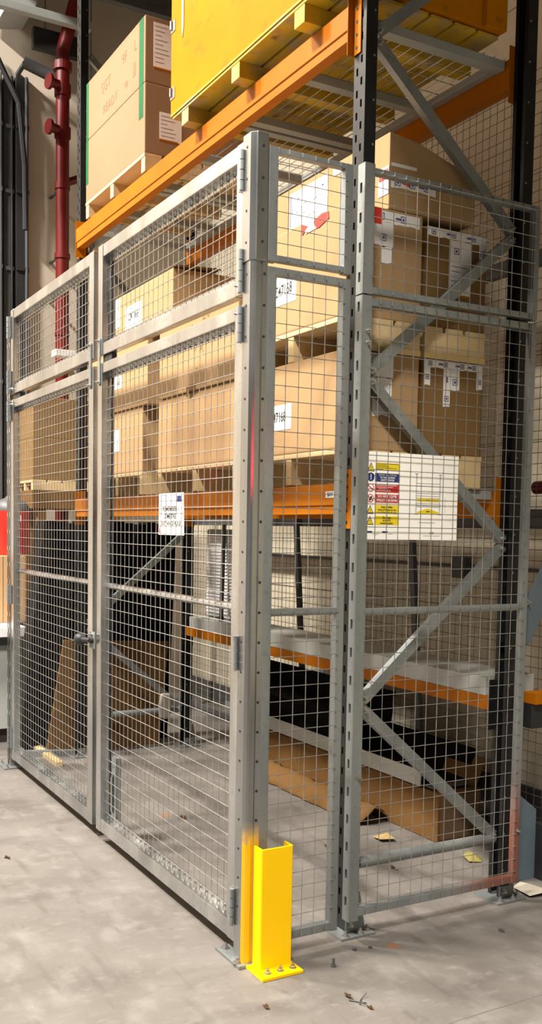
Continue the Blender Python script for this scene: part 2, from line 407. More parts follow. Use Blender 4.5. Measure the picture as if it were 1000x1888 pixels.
# ------------------------------------------------------------------ cage side panels
def side_panel(label, y0, y1, z0, z1, mid, wl, wr, rails, ny0, stile_l=None, rmat=None, fmat=None):
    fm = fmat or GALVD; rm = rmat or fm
    t = thing('mesh_panel', label, 'mesh panel', (-.015, (y0+y1)/2, z0), 'side mesh panels of the cage')
    if stile_l is None: pb(t, 'stile', -.030, 0, y0, y0+wl, z0, z1, fm, .002)
    else: stile_l(t)
    pb(t, 'stile', -.030, 0, y1-wr, y1, z0, z1, rm, .002)
    rb, rt = rails
    pb(t, 'rail', -.028, -.001, y0+wl, y1-wr, z0+.003, z0+.003+rb, rm, .002)
    pb(t, 'rail', -.028, -.001, y0+wl, y1-wr, z1-rt, z1, fm, .002)
    if mid: pb(t, 'mid_rail', -.024, -.001, y0+wl, y1-wr, mid-.0125, mid+.0125, fm, .002)
    wm = wires_x(.0012, y0+wl-.006, y1-wr+.006, z0+.014, z1-.010, ny0, (mid+.0-.05*21 if mid else z0+.06))
    y = ny0
    while y < y1-wr:
        for z in (z0+.014, z1-.010): wm.tube((.0035, y, z-.007), (.0035, y, z+.007), .0026, 5)
        y += .05
    if z0 < 1: stuffpart(wm.build('wire_mesh', WIRE, t))
    else: stuffpart(wm.build('wire_mesh', WIRE, t))
    return t
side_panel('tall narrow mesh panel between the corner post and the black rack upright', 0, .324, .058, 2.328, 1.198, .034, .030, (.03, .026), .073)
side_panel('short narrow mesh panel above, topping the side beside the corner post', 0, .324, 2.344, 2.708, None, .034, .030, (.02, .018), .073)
def slotted(z0, z1):
    def f(t):
        m = MB()
        m.box(-.042, -.029, .372, .376, z0, z1).box(-.016, 0, .372, .376, z0, z1)
        z = z0
        zs = []
        k = math.ceil((z0-.03)/.1)
        a = z0
        while True:
            s0 = k*.1+.03; s1 = s0+.034; k += 1
            if s1 > z1-.02: break
            if s0 < z0+.02: continue
            m.box(-.029, -.016, .372, .376, a, s0); a = s1
        m.box(-.029, -.016, .372, .376, a, z1)
        m.box(-.004, 0, .376, .414, z0, z1).box(-.042, -.038, .376, .405, z0, z1)
        m.build('slotted_stile', GALVD, t)
    return f
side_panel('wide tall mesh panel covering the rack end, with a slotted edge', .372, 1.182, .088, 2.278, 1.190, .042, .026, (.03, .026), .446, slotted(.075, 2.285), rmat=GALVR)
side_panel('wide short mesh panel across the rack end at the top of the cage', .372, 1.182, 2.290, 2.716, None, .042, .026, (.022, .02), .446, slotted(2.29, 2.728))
pn = [o for o in C.objects if o.name.startswith('mesh_panel') and 'slotted' in o.get('label', '')][0]
for y, z in ((.396, 2.165), (.397, 2.125), (.40, .60), (1.170, .30), (1.168, 1.95)): bolt(pn, (.0005, y, z), (1, 0, 0), .006)

# ------------------------------------------------------------------ column guard
t = thing('column_guard', 'bright yellow steel column guard bolted to the floor before the corner post', 'guard', (.06, .05, 0))
pb(t, 'base_plate', -.01, .128, -.048, .108, 0, .011, YELLOW, .002)
MB().prism([(.012, -.024), (.062, -.024), (.066, -.020), (.066, .094), (.062, .098), (.012, .098), (.012, .091), (.058, .091), (.059, .090), (.059, -.016), (.058, -.017), (.012, -.017)], 'Z', .011, .418).build('channel', YELLOW, t)
for y in (-.012, .036, .084): bolt(t, (.098, y, .011), (0, 0, 1), .0085, 'anchor_bolt')

# ------------------------------------------------------------------ pallet rack
def upright(parent, x0, x1, yf, yb, h, sgn):
    """perforated front plate (teardrop slots in two staggered columns) on a lipped channel"""
    m = MB(); th = .003
    ya, yb_ = (yf, yf+th) if sgn > 0 else (yf-th, yf)
    wdt = x1-x0
    cols = (x0+wdt*.28, x0+wdt*.66); sw = .011
    m.box(x0, cols[0]-sw/2, ya, yb_, .01, h).box(cols[0]+sw/2, cols[1]-sw/2, ya, yb_, .01, h).box(cols[1]+sw/2, x1, ya, yb_, .01, h)
    for ci, cx in enumerate(cols):
        a = .01; z = .06+.0375*ci
        while z < h-.04:
            m.box(cx-sw/2, cx+sw/2, ya, yb_, a, z); a = z+.026; z += .075
        m.box(cx-sw/2, cx+sw/2, ya, yb_, a, h)
    s0, s1 = sorted((yf+sgn*th, yb))
    m.box(x0, x0+th, s0, s1, .01, h).box(x1-th, x1, s0, s1, .01, h)
    r0, r1 = sorted((yb, yb-sgn*th))
    m.box(x0+th, x0+.018, r0, r1, .01, h).box(x1-.018, x1-th, r0, r1, .01, h)
    o = m.build('upright', BLACK, parent)
    rv = MB(); z = .12
    while z < h:
        rv.tube((x1, (yf+yb)/2+sgn*.012, z), (x1+.0018, (yf+yb)/2+sgn*.012, z), .004, 8); z += .15
    rv.build('side_rivets', GALVD, o, kind='stuff')
    return o
ZN = [.25, .84, 1.435, 2.03, 2.625, 3.20, 3.79, 4.38]
def rack_frame(label, x0, x1, h):
    xc = (x0+x1)/2
    t = thing('pallet_rack_end', label, 'rack', (xc, .8, 0), 'end frames of the pallet rack')
    upright(t, x0, x1, .408, .456, h, 1); upright(t, x0, x1, 1.198, 1.150, h, -1)
    for i in range(len(ZN)-1):
        ya, yb = (1.13, .472) if i % 2 == 0 else (.472, 1.13)
        za, zb = ZN[i]+.012, ZN[i+1]-.012
        if zb > h: break
        p, q = Vector((xc+.012, ya, za)), Vector((xc+.012, yb, zb))
        d = (q-p).normalized(); n = Vector((1, 0, 0)).cross(d)
        m = MB().bar(p, q, .003, .040, n)
        m.bar(p+n*.0185-Vector((.014, 0, 0)), q+n*.0185-Vector((.014, 0, 0)), .026, .003, n)
        m.bar(p-n*.0185-Vector((.014, 0, 0)), q-n*.0185-Vector((.014, 0, 0)), .026, .003, n)
        b = m.build('brace', GALVD, t)
        for P in (p, q): bolt(b, P+d*(.012 if P is p else -.012)+Vector((.0015, 0, 0)), (1, 0, 0), .008)
    m = MB().tube((xc+.006, .472, .25), (xc+.006, 1.13, .25), .021, 16)
    m.build('horizontal_brace', GALVD, t, smooth=True)
    for yc, s in ((.432, -1), (1.174, 1)):
        fp = MB().box(x0-.03, x1+.045, yc-.075, yc+.075, 0, .008).build('foot_plate', GALVD, t, .001)
        MB().box(x1+.001, x1+.005, yc-.03, yc+.045, .008, .055).prism([(yc+.042, .008), (yc+.074, .008), (yc+.050, .14), (yc+.042, .14)], 'X', x1-.03, x1-.024).build('foot_bracket', GALVD, fp)
        for bx, by in ((x1+.028, yc-.045), (x1+.028, yc+.02), (x1+.012, yc+.058)): bolt(fp, (bx, by, .008), (0, 0, 1), .009, 'anchor_bolt')
        bolt(fp, (x1+.005, yc-.01, .035), (1, 0, 0), .008)
    return t
rack_frame('black rack end frame with grey zigzag braces behind the wide mesh panel', -.135, -.065, 5.2)
rack_frame('far black rack end frame seen through the gates, before the leaning black sheets', -3.22, -3.15, 5.2)
def rack_beam(label, yf, yb, z0, z1, xa=-3.15, xb=-.135, plate=.052, front=True, cmat=None):
    t = thing('rack_beam', label, 'beam', ((xa+xb)/2, (yf+yb)/2, z0), 'orange beams of the pallet rack')
    s = 1 if front else -1
    h = z1-z0
    a, b = (yf, yb)
    prof = [(a+s*.005, z0), (a+s*.005, z0+h*.27), (a, z0+h*.31), (a, z1-.002), (a+s*.002, z1), (b, z1), (b, z0)]
    MB().prism(prof, 'X', xa+.004, xb-.004).build('beam', ORANGE, t)
    yp = .4065 if front else 1.1995
    for x, sx in ((xa, -1), (xb, 1)):
        m = MB(); x2 = x+sx*.044
        x0_, x1_ = min(x-sx*.003, x2), max(x-sx*.003, x2)
        m.box(x0_, x1_, yp-.0035 if front else yp, yp if front else yp+.0035, z0-plate, z1+plate)
        y0_, y1_ = (yp-.03, yp+.045) if front else (yp-.05, yp+.0)
        if front: m.box(min(x-sx*.0035, x-sx*.0005), max(x-sx*.0035, x-sx*.0005), .378, .445, z0-plate, z1+plate)
        else: m.box(min(x-sx*.0035, x-sx*.0005), max(x-sx*.0035, x-sx*.0005), 1.125, 1.198, z0-plate, z1+plate)
        co = m.build('connector', cmat or ORANGE, t)
        hm = MB()
        for q in range(5):
            z = z0-plate+.022+q*(h+2*plate-.044)/4
            xm = (x0_+x1_)/2
            if front: hm.tube((xm, yp-.0045, z), (xm, yp-.003, z), .006, 8)
            else: hm.tube((x-sx*.002, 1.15, z), (x-sx*.0045, 1.15, z), .006, 8)
        hm.build('connector_holes', INK, co, kind='stuff')
    return t
b1 = rack_beam('orange rack beam at sign height carrying the BAY 3 tag', .38, .43, 1.535, 1.643)
b2 = rack_beam('sunlit looking orange beam above the cage under the yellow crate'.replace('sunlit looking ', 'long '), .38, .43, 3.185, 3.30)
rack_beam('orange rear beam at sign height, close to the wall', 1.175, 1.125, 1.535, 1.643, front=False)
rack_beam('shaded orange rear beam up under the wire deck', 1.175, 1.125, 3.19, 3.30, front=False)
bl = rack_beam('low orange rear beam carrying a grey panel above the cardboard', 1.198, 1.15, .757, .811, plate=.075, front=False, cmat=BLACK)
tg = pb(b1, 'bay_tag', -.220, -.142, .3785, .3797, 1.594, 1.618, PAPER, 0)
text(tg, 'BAY 3', .021, (-.181, .3780, 1.606), 'Y-', INK)
o = MB().box(-3.1, -.19, 1.152, 1.42, .8115, .886).build('shelf_board', LGREY, None, .003); tag(o, 'thick pale grey board lying on the low orange rear beam', 'board')
# wire decks
def deck(label, x0, x1, z):
    t = thing('wire_deck', label, 'deck', ((x0+x1)/2, .78, z-.036), 'wire decks on the rack beams')
    n = 3; w_ = (x1-x0)
    for i in range(n):
        x = x0+.03+(w_-.06)*i/(n-1)
        pb(t, 'support_channel', x-.024, x+.024, .434, 1.121, z-.034, z, GREYP, .002)
    pb(t, 'edge_channel', x0+.06, x1-.06, 1.085, 1.121, z-.030, z-.001, GREYP, .002)
    m = MB(); y = .44
    while y < 1.12: m.tube((x0, y, z+.0022), (x1, y, z+.0022), .0018, 5, cap=False); y += .052
    x = x0+.01
    while x < x1: m.tube((x, .39, z+.0055), (x, 1.165, z+.0055), .0018, 5, cap=False); x += .10
    stuffpart(m.build('deck_wires', WIRE, t))
    return t
for j, (zz, nm) in enumerate(((3.299, 'upper level'), (1.642, 'BAY 3 level'))):
    for i, (xa, xb, wh) in enumerate(((-3.13, -2.15, 'end nearest the red pipe'), (-2.14, -1.15, 'middle of the bay'), (-1.14, -.15, 'end by the wide mesh panel'))):
        deck('grey wire mesh deck on the %s, %s' % (nm, wh), xa, xb, zz)
ZD1, ZD2 = 1.650, 3.307

# ------------------------------------------------------------------ pallets and cartons
def pallet(label, x0, x1, y0, y1, z0, h, mat=None, ns=3, xs=None, sw=.042, th=.018, group='wooden pallets on the rack'):
    mat = mat or WOOD
    t = thing('pallet', label, 'pallet', ((x0+x1)/2, (y0+y1)/2, z0), group)
    xs = xs or [x0+sw/2+(x1-x0-sw)*i/(ns-1) for i in range(ns)]
    for x in xs: pb(t, 'stringer', x-sw/2, x+sw/2, y0+.003, y1-.003, z0, z0+h-th, mat, .002)
    d = y1-y0; nb = max(3, int(d/.11)); bw = d/nb
    for i in range(nb): pb(t, 'deck_board', x0, x1, y0+i*bw, y0+i*bw+bw*.86 if i < nb-1 else y1, z0+h-th, z0+h, mat, .0015)
    return t
def carton(label, x0, x1, y0, y1, z0, z1, mat=None, seam=True, group='cardboard cartons on the rack', poly=None):
    mat = mat or CARD
    t = thing('carton', label, 'box', ((x0+x1)/2, (y0+y1)/2, z0), group)
    if poly: MB().prism(poly, 'X', x0, x1).build('carton_body', mat, t, .004)
    else: MB().box(x0, x1, y0, y1, z0, z1).build('carton_body', mat, t, .005)
    return t
def label_y(t, x0, x1, z0, z1, y, s=None, size=.05, mat=None, sx=.82, cx=None, rot=0):
    l = pb(t, 'paper_label', x0, x1, y-.0012, y-.0002, z0, z1, mat or PAPER, 0)
    if s: text(l, s, size, (cx if cx is not None else (x0+x1)/2, y-.0016, (z0+z1)/2), 'Y-', INK, sx=sx, rot=rot)
    return l
def tape_x(t, y0, y1, z0, z1, x, marks=True, mat=None, torn=0.0):
    n = max(2, int((y1-y0)/.02)) if torn else 1
    poly = [(y0, z1), (y1, z1)]
    low = [(y1+(y0-y1)*i/n, z0+random.uniform(-torn, torn)) for i in range(n+1)]
    o = MB().prism(poly+low, 'X', x, x+.0010).build('white_tape', mat or PAPER, t)
    if marks:
        m = MB()
        along = (y1-y0) > (z1-z0); L_ = max(y1-y0, z1-z0); W = min(y1-y0, z1-z0); s = 0.03
        while s < L_-.03:
            cy, cz = (y0+s, (z0+z1)/2) if along else ((y0+y1)/2, z0+s)
            q = min(.012, W*.32)
            for a, b, c, d in ((-q, q, q-.003, q), (-q, q, -q, -q+.003), (-q, -q+.003, -q, q), (q-.003, q, -q, q), (-q*.4, q*.4, -q*.4, q*.4)):
                m.box(x+.001, x+.0014, cy+a, cy+b, cz+c, cz+d)
            s += .055+random.uniform(0, .05)
            cy, cz = (y0+s-.022, (z0+z1)/2) if along else ((y0+y1)/2, z0+s-.022)
            if s > L_-.012: break
            if along: m.box(x+.001, x+.0014, cy-.012, cy+.010, cz-.004, cz+.004)
            else: m.box(x+.001, x+.0014, cy-.004, cy+.004, cz-.012, cz+.010)
        if m.v: m.build('tape_print', INKP, o, kind='stuff')
    return o
X0, X1 = -.93, -.145
# right-hand load, front row and rear row
pallet('pine pallet under the lower C47168 carton, on the BAY 3 beam', X0, X1+.005, .40, .735, ZD1, .122)
pallet('pine pallet on the deck behind the rack sign, under the rear lower carton', X0, X1+.005, .755, 1.05, ZD1, .122)
zb = ZD1+.123
c = carton('lower C47168 carton, long, directly on the pallet by BAY 3', X0, X1, .40, .735, zb, 2.128)
label_y(c, -.75, -.515, 1.872, 1.972, .40, 'C47168', .056, sx=.72, cx=-.622)
tape_x(c, .44, .615, 2.04, 2.12, X1, True, torn=.006); tape_x(c, .525, .61, 1.90, 2.04, X1, False, torn=.006)
text(c, '2', .001, (X1-.3, .5, 1.9), 'X+', CARD, 'fold_mark') if False else None
c = carton('lower rear carton with a T of printed white tape, above the rack sign', X0, X1, .755, 1.045, zb, 2.128, CARD2)
tape_x(c, .757, 1.044, 2.098, 2.126, X1, True, torn=.002); tape_x(c, .76, .788, 2.03, 2.098, X1, True, torn=.003)
tape_x(c, .852, .885, 1.955, 2.098, X1, True, torn=.003); tape_x(c, .887, .93, 2.02, 2.098, X1, True, torn=.003); tape_x(c, 1.015, 1.044, 2.03, 2.098, X1, True, torn=.004)
for (ya, yb, nm) in ((.40, .735, 'upper pine pallet between the two C47168 cartons beside the upright'), (.755, 1.05, 'upper rear pine pallet resting on the T-taped carton')):
    p = pallet(nm, X0, X1+.005, ya, yb, 2.130, .118)
    pb(p, 'bottom_board', X1-.045, X1+.007, ya, yb, 2.1301, 2.152, pmat('fresh_pine', (.78, .58, .26), .7) if 'fresh_pine' not in bpy.data.materials else bpy.data.materials['fresh_pine'])
c = carton('upper C47168 carton, long, with red and white tape at its top edge', X0, X1, .40, .735, 2.249, 2.645)
label_y(c, -.72, -.495, 2.365, 2.475, .40, 'C47168', .060, sx=.72, cx=-.595, rot=.03)
tape_x(c, .44, .72, 2.595, 2.635, X1, True, torn=.003); tape_x(c, .515, .60, 2.51, 2.595, X1, True, torn=.006); tape_x(c, .55, .595, 2.45, 2.51, X1, False, torn=.008)
pb(c, 'red_tape', X1+.0003, X1+.002, .50, .55, 2.585, 2.642, REDT, 0)
rt = MB(); rt.prism([(-.375, 2.628), (-.315, 2.645), (-.270, 2.640), (-.265, 2.615), (-.335, 2.598), (-.352, 2.60)], 'Y', .3975, .3995); rt.build('red_tape', REDT, c)
rt = MB(); rt.prism([(-.46, 2.64), (-.41, 2.622), (-.455, 2.598)], 'Y', .3975, .3995); rt.build('red_tape', REDT, c)
rt = MB(); rt.prism([(-.455, 2.644), (-.375, 2.644), (-.352, 2.60), (-.43, 2.598)], 'Y', .3977, .3996); rt.build('white_tape', PAPER, c)
c = carton('upper rear carton with a shipping sheet on its side', X0, X1, .755, 1.045, 2.249, 2.618, CARD2)
tape_x(c, .757, 1.044, 2.582, 2.614, X1, True, torn=.003); tape_x(c, .868, .972, 2.50, 2.582, X1, True); tape_x(c, 1.01, 1.044, 2.52, 2.582, X1, True, torn=.01)
s = pb(c, 'shipping_sheet', X1, X1+.0012, .868, .968, 2.38, 2.50, PAPER, 0)
m = MB()
for i, wdt in enumerate((.08, .05, .085, .03, .07, .085)): m.box(X1+.0012, X1+.0016, .874, .874+wdt, 2.482-i*.018, 2.485-i*.018)
m.build('sheet_print', GREYINK, s, kind='stuff')
pb(s, 'orange_edge', X1, X1+.0014, .868, .968, 2.372, 2.38, ORANGE, 0)
c = carton('topmost sagging carton with a big white label, under the upper wire deck', -1.02, X1, .577, .98, 2.646, 2.92, CARD, poly=[(.577, 2.647), (.577, 2.918), (.70, 2.905), (.965, 2.83), (.98, 2.80), (.975, 2.647)])
l = label_y(c, -.86, -.56, 2.745, 2.895, .576)
m = MB()
for i in range(26): 
    xx = random.uniform(-.82, -.60); z_ = random.uniform(2.765, 2.875); m.box(xx, xx+random.uniform(.004, .016), .5742, .5748, z_, z_+.004)
m.box(-.855, -.848, .5742, .5748, 2.755, 2.885).box(-.842, -.838, .5742, .5748, 2.755, 2.885)
m.build('label_print', INKP, l, kind='stuff')
l = label_y(c, -.52, -.46, 2.87, 2.90, .576)
tape_x(c, .585, .79, 2.725, 2.765, X1, True, torn=.003); tape_x(c, .585, .70, 2.80, 2.812, X1, False)
rt = MB(); rt.prism([(.585, 2.772), (.655, 2.765), (.672, 2.735), (.60, 2.752)], 'X', X1+.0012, X1+.0022); rt.build('red_tape', REDT, c)
label_y(c, -.21, -.147, 2.70, 2.80, .576)
pb(c, 'red_tape', -.205, -.150, .573, .5745, 2.755, 2.79, REDT, 0)
# middle load
pallet('pine pallet left of the corner post, behind the white paper notice', -1.865, -.985, .40, 1.04, ZD1, .122)
c = carton('lower carton of the middle stack, shaded by the carton above', -1.865, -.985, .402, 1.04, zb, 2.122)
c = carton('upper carton of the middle stack, with faint handwriting', -1.835, -.965, .392, 1.03, 2.124, 2.50)
for s, x, z, rt_, sz in (('36', -1.42, 2.40, -.12, .075), ('20', -1.29, 2.46, .05, .085), ('4x', -1.22, 2.37, .1, .09), ('7 X', -1.36, 2.315, -.2, .07), ('o', -1.385, 2.22, 0, .04)):
    text(c, s, sz, (x, .3915, z), 'Y-', INKB, 'handwriting', rot=rt_, bold=-.008)
m = MB().prism([(-1.49, 2.150), (-1.40, 2.152), (-1.395, 2.128), (-1.455, 2.122), (-1.485, 2.100)], 'Y', .386, .391); m.build('torn_flap', CARDD, c)
# left load
pallet('pine pallet farthest from the corner post on the BAY 3 beam', -2.85, -2.085, .40, 1.04, ZD1, .122)
c = carton('lower carton of the stack behind the meeting gate stiles', -2.86, -2.085, .402, 1.04, zb, 2.118)
label_y(c, -2.52, -2.428, 1.90, 2.02, .402)
c = carton('middle carton of the stack behind the gate stiles, small label', -2.87, -1.995, .392, 1.04, 2.120, 2.498)
label_y(c, -2.50, -2.36, 2.245, 2.315, .392, '168', .05)
c = carton('top carton seen through the upper gate with a C47168 sticker', -2.455, -1.655, .385, 1.0, 2.502, 2.742)
label_y(c, -2.30, -2.06, 2.545, 2.665, .385, 'C47168', .058)
label_y(c, -2.452, -2.385, 2.58, 2.735, .385)
for xa, xb, za in ((-1.72, -1.66, 2.744),):
    MB().prism([(.385, 2.744), (.39, 2.748), (.62, 2.762), (.63, 2.756)], 'X', -1.80, -1.62).build('open_flap', CARDD, c)
# bright rags and straps lying on the cartons, seen in the upper gate
o = MB().box(-1.60, -1.15, .62, .95, 2.502, 2.56).build('flat_box', CARD2, None, .004); tag(o, 'flat brown carton lying on the middle stack', 'box')
# upper level : twin carton with green tape
pallet('pale pine pallet under the green taped cartons on the upper beam', -2.945, -2.01, .372, 1.05, ZD2, .092, xs=[-2.92, -2.50, -2.035], sw=.05)
zc = ZD2+.093
c = carton('lower of two tall cartons bound by green tape, on the pale pallet', -2.945, -2.012, .374, 1.05, zc, 3.752, CARD3)
tape_x(c, .462, .58, 3.48, 3.62, -2.012, False)
g = pb(c, 'green_tape', -2.095, -2.035, .3728, .3738, 3.585, 3.752, GREEN, 0)
pb(c, 'green_tape', -2.940, -2.900, .3728, .3738, 3.50, 3.752, GREEN, 0)
sh = pb(c, 'shipping_sheet', -2.012, -2.0108, .455, .56, 3.485, 3.62, PAPER, 0)
m = MB()
for i in range(6): m.box(-2.0108, -2.0104, .463, .463+random.uniform(.03, .09), 3.60-i*.02, 3.603-i*.02)
m.build('sheet_print', GREYINK, sh, kind='stuff'); pb(sh, 'orange_edge', -2.012, -2.0106, .455, .56, 3.477, 3.485, ORANGE, 0)
c = carton('upper of two tall cartons bound by green tape, pencilled on its face', -2.94, -2.015, .374, 1.05, 3.754, 4.085, CARD3)
pb(c, 'green_tape', -2.095, -2.035, .3728, .3738, 3.754, 4.083, GREEN, 0)
pb(c, 'green_tape', -2.937, -2.90, .3728, .3738, 3.754, 4.083, GREEN, 0)
sh = pb(c, 'shipping_sheet', -2.015, -2.0138, .42, .52, 3.84, 4.06, PAPER, 0)
m = MB()
for i in range(9): m.box(-2.0138, -2.0134, .428, .428+random.uniform(.03, .08), 4.04-i*.022, 4.043-i*.022)
m.build('sheet_print', GREYINK, sh, kind='stuff'); pb(sh, 'orange_edge', -2.015, -2.0136, .42, .52, 3.832, 3.84, ORANGE, 0)
for s, x, z, sz in (('SGT', -2.60, 3.955, .085), ('9F', -2.31, 3.985, .08), ('L', -2.15, 3.985, .08), ('READY', -2.53, 3.83, .075), ('to', -2.28, 3.842, .06), ('JJ', -2.16, 3.875, .08)):
    text(c, s, sz, (x, .3735, z), 'Y-', INKB, 'handwriting', rot=.03, bold=-.008)
# yellow crate
t = thing('crate', 'large worn yellow wooden crate with steel corner clips on the upper beam', 'crate', (-.84, .7, 3.39))
MB().box(-1.518, -.150, .305, 1.10, 3.392, 4.5).build('crate_body', YCRATE, t, .003)
pb(t, 'base_edge', -1.514, -.155, .303, .318, 3.384, 3.392, YPAL, 0)
for z in (3.46, 3.76, 4.1):
    k = MB().box(-1.5215, -1.47, .302, .3048, z, z+.05).box(-1.5215, -1.5182, .302, .36, z, z+.05).tube((-1.505, .300, z+.012), (-1.505, .300, z+.05), .008, 8)
    k.build('corner_clip', CHROME, t)
MB().prism([(-1.405, 4.4), (-1.365, 4.4), (-1.375, 3.73), (-1.385, 3.69), (-1.395, 3.73)], 'Y', .302, .3045).build('hasp_strap', GALVD, t)
pb(t, 'crate_batten', -.1495, -.128, .305, .40, 3.392, 4.5, YCRATE); pb(t, 'crate_batten', -.1495, -.128, 1.0, 1.10, 3.392, 4.5, YCRATE)
t = thing('crate_pallet', 'worn yellow pallet with three runners beneath the yellow crate', 'pallet', (-.84, .7, ZD2))
for x in (-1.365, -.865, -.355): pb(t, 'runner', x-.036, x+.036, .31, 1.09, ZD2, 3.371, YPAL, .002)
for i in range(7): pb(t, 'deck_board', -1.5, -.16, .308+i*.113, .308+i*.113+.10, 3.3715, 3.383, YPAL, .001)

# ------------------------------------------------------------------ signs on the cage
t = thing('rack_safety_sign', 'white rack load sign with coloured warning rows behind the wide mesh', 'sign', (-.01, .62, 1.445))
XS = -.0085
pb(t, 'sign_board', XS-.004, XS, .416, .824, 1.446, 1.754, SIGNW, .0008)
W0, H0 = .416, 1.754   # sign's corner; sizes below follow the printed rows
def srect(y0, y1, z0, z1, mat, name='print_block', d=.0006): return pb(t, name, XS, XS+d, y0, y1, z0, z1, mat, 0)
def stext(s, size, y, z, mat, sx=.9): return text(t, s, size, (XS+.0012, y, z), 'X+', mat, sx=sx, ext=.0002)
yA, yB = .449, .556
rows = [1.712-.042*0, 0]
def row(z1, z0, mat): srect(yA, yB, z0, z1, mat)
RZ = [(1.716, 1.690), (1.680, 1.650), (1.642, 1.613), (1.606, 1.577), (1.568, 1.537), (1.530, 1.498)]
for (a, b), m_ in zip(RZ, (SYEL, SBLUE, SRED, SRED, SYEL, SYEL)): row(a, b, m_)
yc = (yA+yB)/2
for i, s in enumerate(('REPORT ALL DAMAGE', 'TO THE RACKING', 'SAFETY OFFICER')): stext(s, .0088, yc, 1.6735-i*.009, PAPER)
for i, s in enumerate(('DO NOT CLIMB', 'PALLET RACKING')): stext(s, .0128, yc, 1.5985-i*.0135, PAPER)
for i, s in enumerate(('Refer to SEMA', 'Code of Practice for the', 'Use of Static Pallet Racking')): stext(s, .0090 if i < 2 else .0085, yc, 1.561-i*.0095, INK)
for i, s in enumerate(('If in doubt', 'ALWAYS', 'contact supplier')): stext(s, .0098, yc, 1.5235-i*.0095, INK)
m = MB()
for i, wd in enumerate((.095, .045, .055, .088, .03)): m.box(XS+.0006, XS+.001, yA+.004, yA+.004+wd, 1.7125-i*.005, 1.7140-i*.005)
m.build('small_print', INK, t, kind='stuff')
m = MB()
for i, (o_, wd) in enumerate(((0, .09), (.004, .07), (.01, .035), (.004, .06))): m.box(XS+.0006, XS+.001, yA+.004+o_, yA+.004+o_+wd, 1.6365-i*.0062, 1.6382-i*.0062)
m.build('small_print', PAPER, t, kind='stuff')
ys = .4305
for zc_ in (1.7005, 1.5515, 1.513):
    MB().prism([(ys-.0155, zc_-.015), (ys+.0155, zc_-.015), (ys, zc_+.016)], 'X', XS, XS+.0006).build('warning_triangle', INK, t)
    MB().prism([(ys-.0115, zc_-.0125), (ys+.0115, zc_-.0125), (ys, zc_+.0105)], 'X', XS+.0006, XS+.001).build('triangle_face', SYEL, t)
    stext('!', .018, ys, zc_-.004, INK)
def disc(r, z, mat, d0, d1, n=24): 
    MB().prism([(ys+r*math.cos(2*math.pi*i/n), z+r*math.sin(2*math.pi*i/n)) for i in range(n)], 'X', XS+d0, XS+d1).build('sign_disc', mat, t)
disc(.0155, 1.6655, SBLUE, 0, .0006); stext('!', .028, ys, 1.6655, PAPER, 1.2)
for zc_ in (1.628, 1.591):
    disc(.0145, zc_, SRED, 0, .0006); disc(.0115, zc_, SIGNW, .0006, .0009)
    if zc_ < 1.6:
        MB().prism([(ys-.006, zc_-.009), (ys+.002, zc_-.008), (ys+.005, zc_), (ys+.008, zc_+.006), (ys+.002, zc_+.009), (ys-.002, zc_+.003), (ys-.007, zc_+.001)], 'X', XS+.0009, XS+.0011).build('climber_mark', INK, t)
    MB().bar((XS+.0012, ys-.010, zc_+.007), (XS+.0012, ys+.010, zc_-.007), .0004, .0035, (0, .5, .8)).build('bar_mark', SRED, t)
# rack drawing
m = MB()
for y_ in (.632, .740):
    m.box(XS, XS+.0006, y_-.0022, y_-.0012, 1.540, 1.684).box(XS, XS+.0006, y_+.0012, y_+.0022, 1.540, 1.684)
    m.box(XS, XS+.0006, y_-.007, y_+.007, 1.5385, 1.5405).box(XS, XS+.0006, y_-.007, y_+.007, 1.683, 1.685)
for z_ in (1.650, 1.640, 1.614, 1.605, 1.597, 1.578, 1.570, 1.5655): m.box(XS, XS+.0006, .634, .738, z_, z_+.0012)
for z0_, z1_ in ((1.545, 1.56), (1.575, 1.61), (1.62, 1.66)): m.box(XS, XS+.0006, .7525, .7533, z0_, z1_)
m.box(XS, XS+.0006, .765, .7656, 1.545, 1.60).box(XS, XS+.0006, .645, .72, 1.5085, 1.510).box(XS, XS+.0006, .667, .745, 1.461, 1.462)
m.build('rack_drawing', pmat('drawing_ink', (.12, .12, .22), .6), t, kind='stuff')
srect(.636, .736, 1.585, 1.597, SYEL)
MB().prism([(.636, 1.541), (.736, 1.541), (.736, 1.548), (.69, 1.560), (.680, 1.560), (.636, 1.548)], 'X', XS, XS+.0006).build('print_block', SYEL, t)
stext('kg', .006, .686, 1.591, INK) if False else None
m = MB().box(XS+.0006, XS+.001, .678, .694, 1.590, 1.593).box(XS+.0006, XS+.001, .678, .694, 1.548, 1.551); m.build('small_print', INK, t, kind='stuff')
stext('AXIS', .010, .705, 1.472, GREYINK)
srect(.419, .441, 1.470, 1.476, SBLUE); srect(.485, .508, 1.470, 1.476, SBLUE)
m = MB()
for y_, wd in ((.442, .03), (.45, .012), (.51, .02)): m.box(XS, XS+.0005, y_, y_+wd, 1.4655 if y_ != .45 else 1.461, 1.4668 if y_ != .45 else 1.4623)
m.build('small_print', GREYINK, t, kind='stuff')
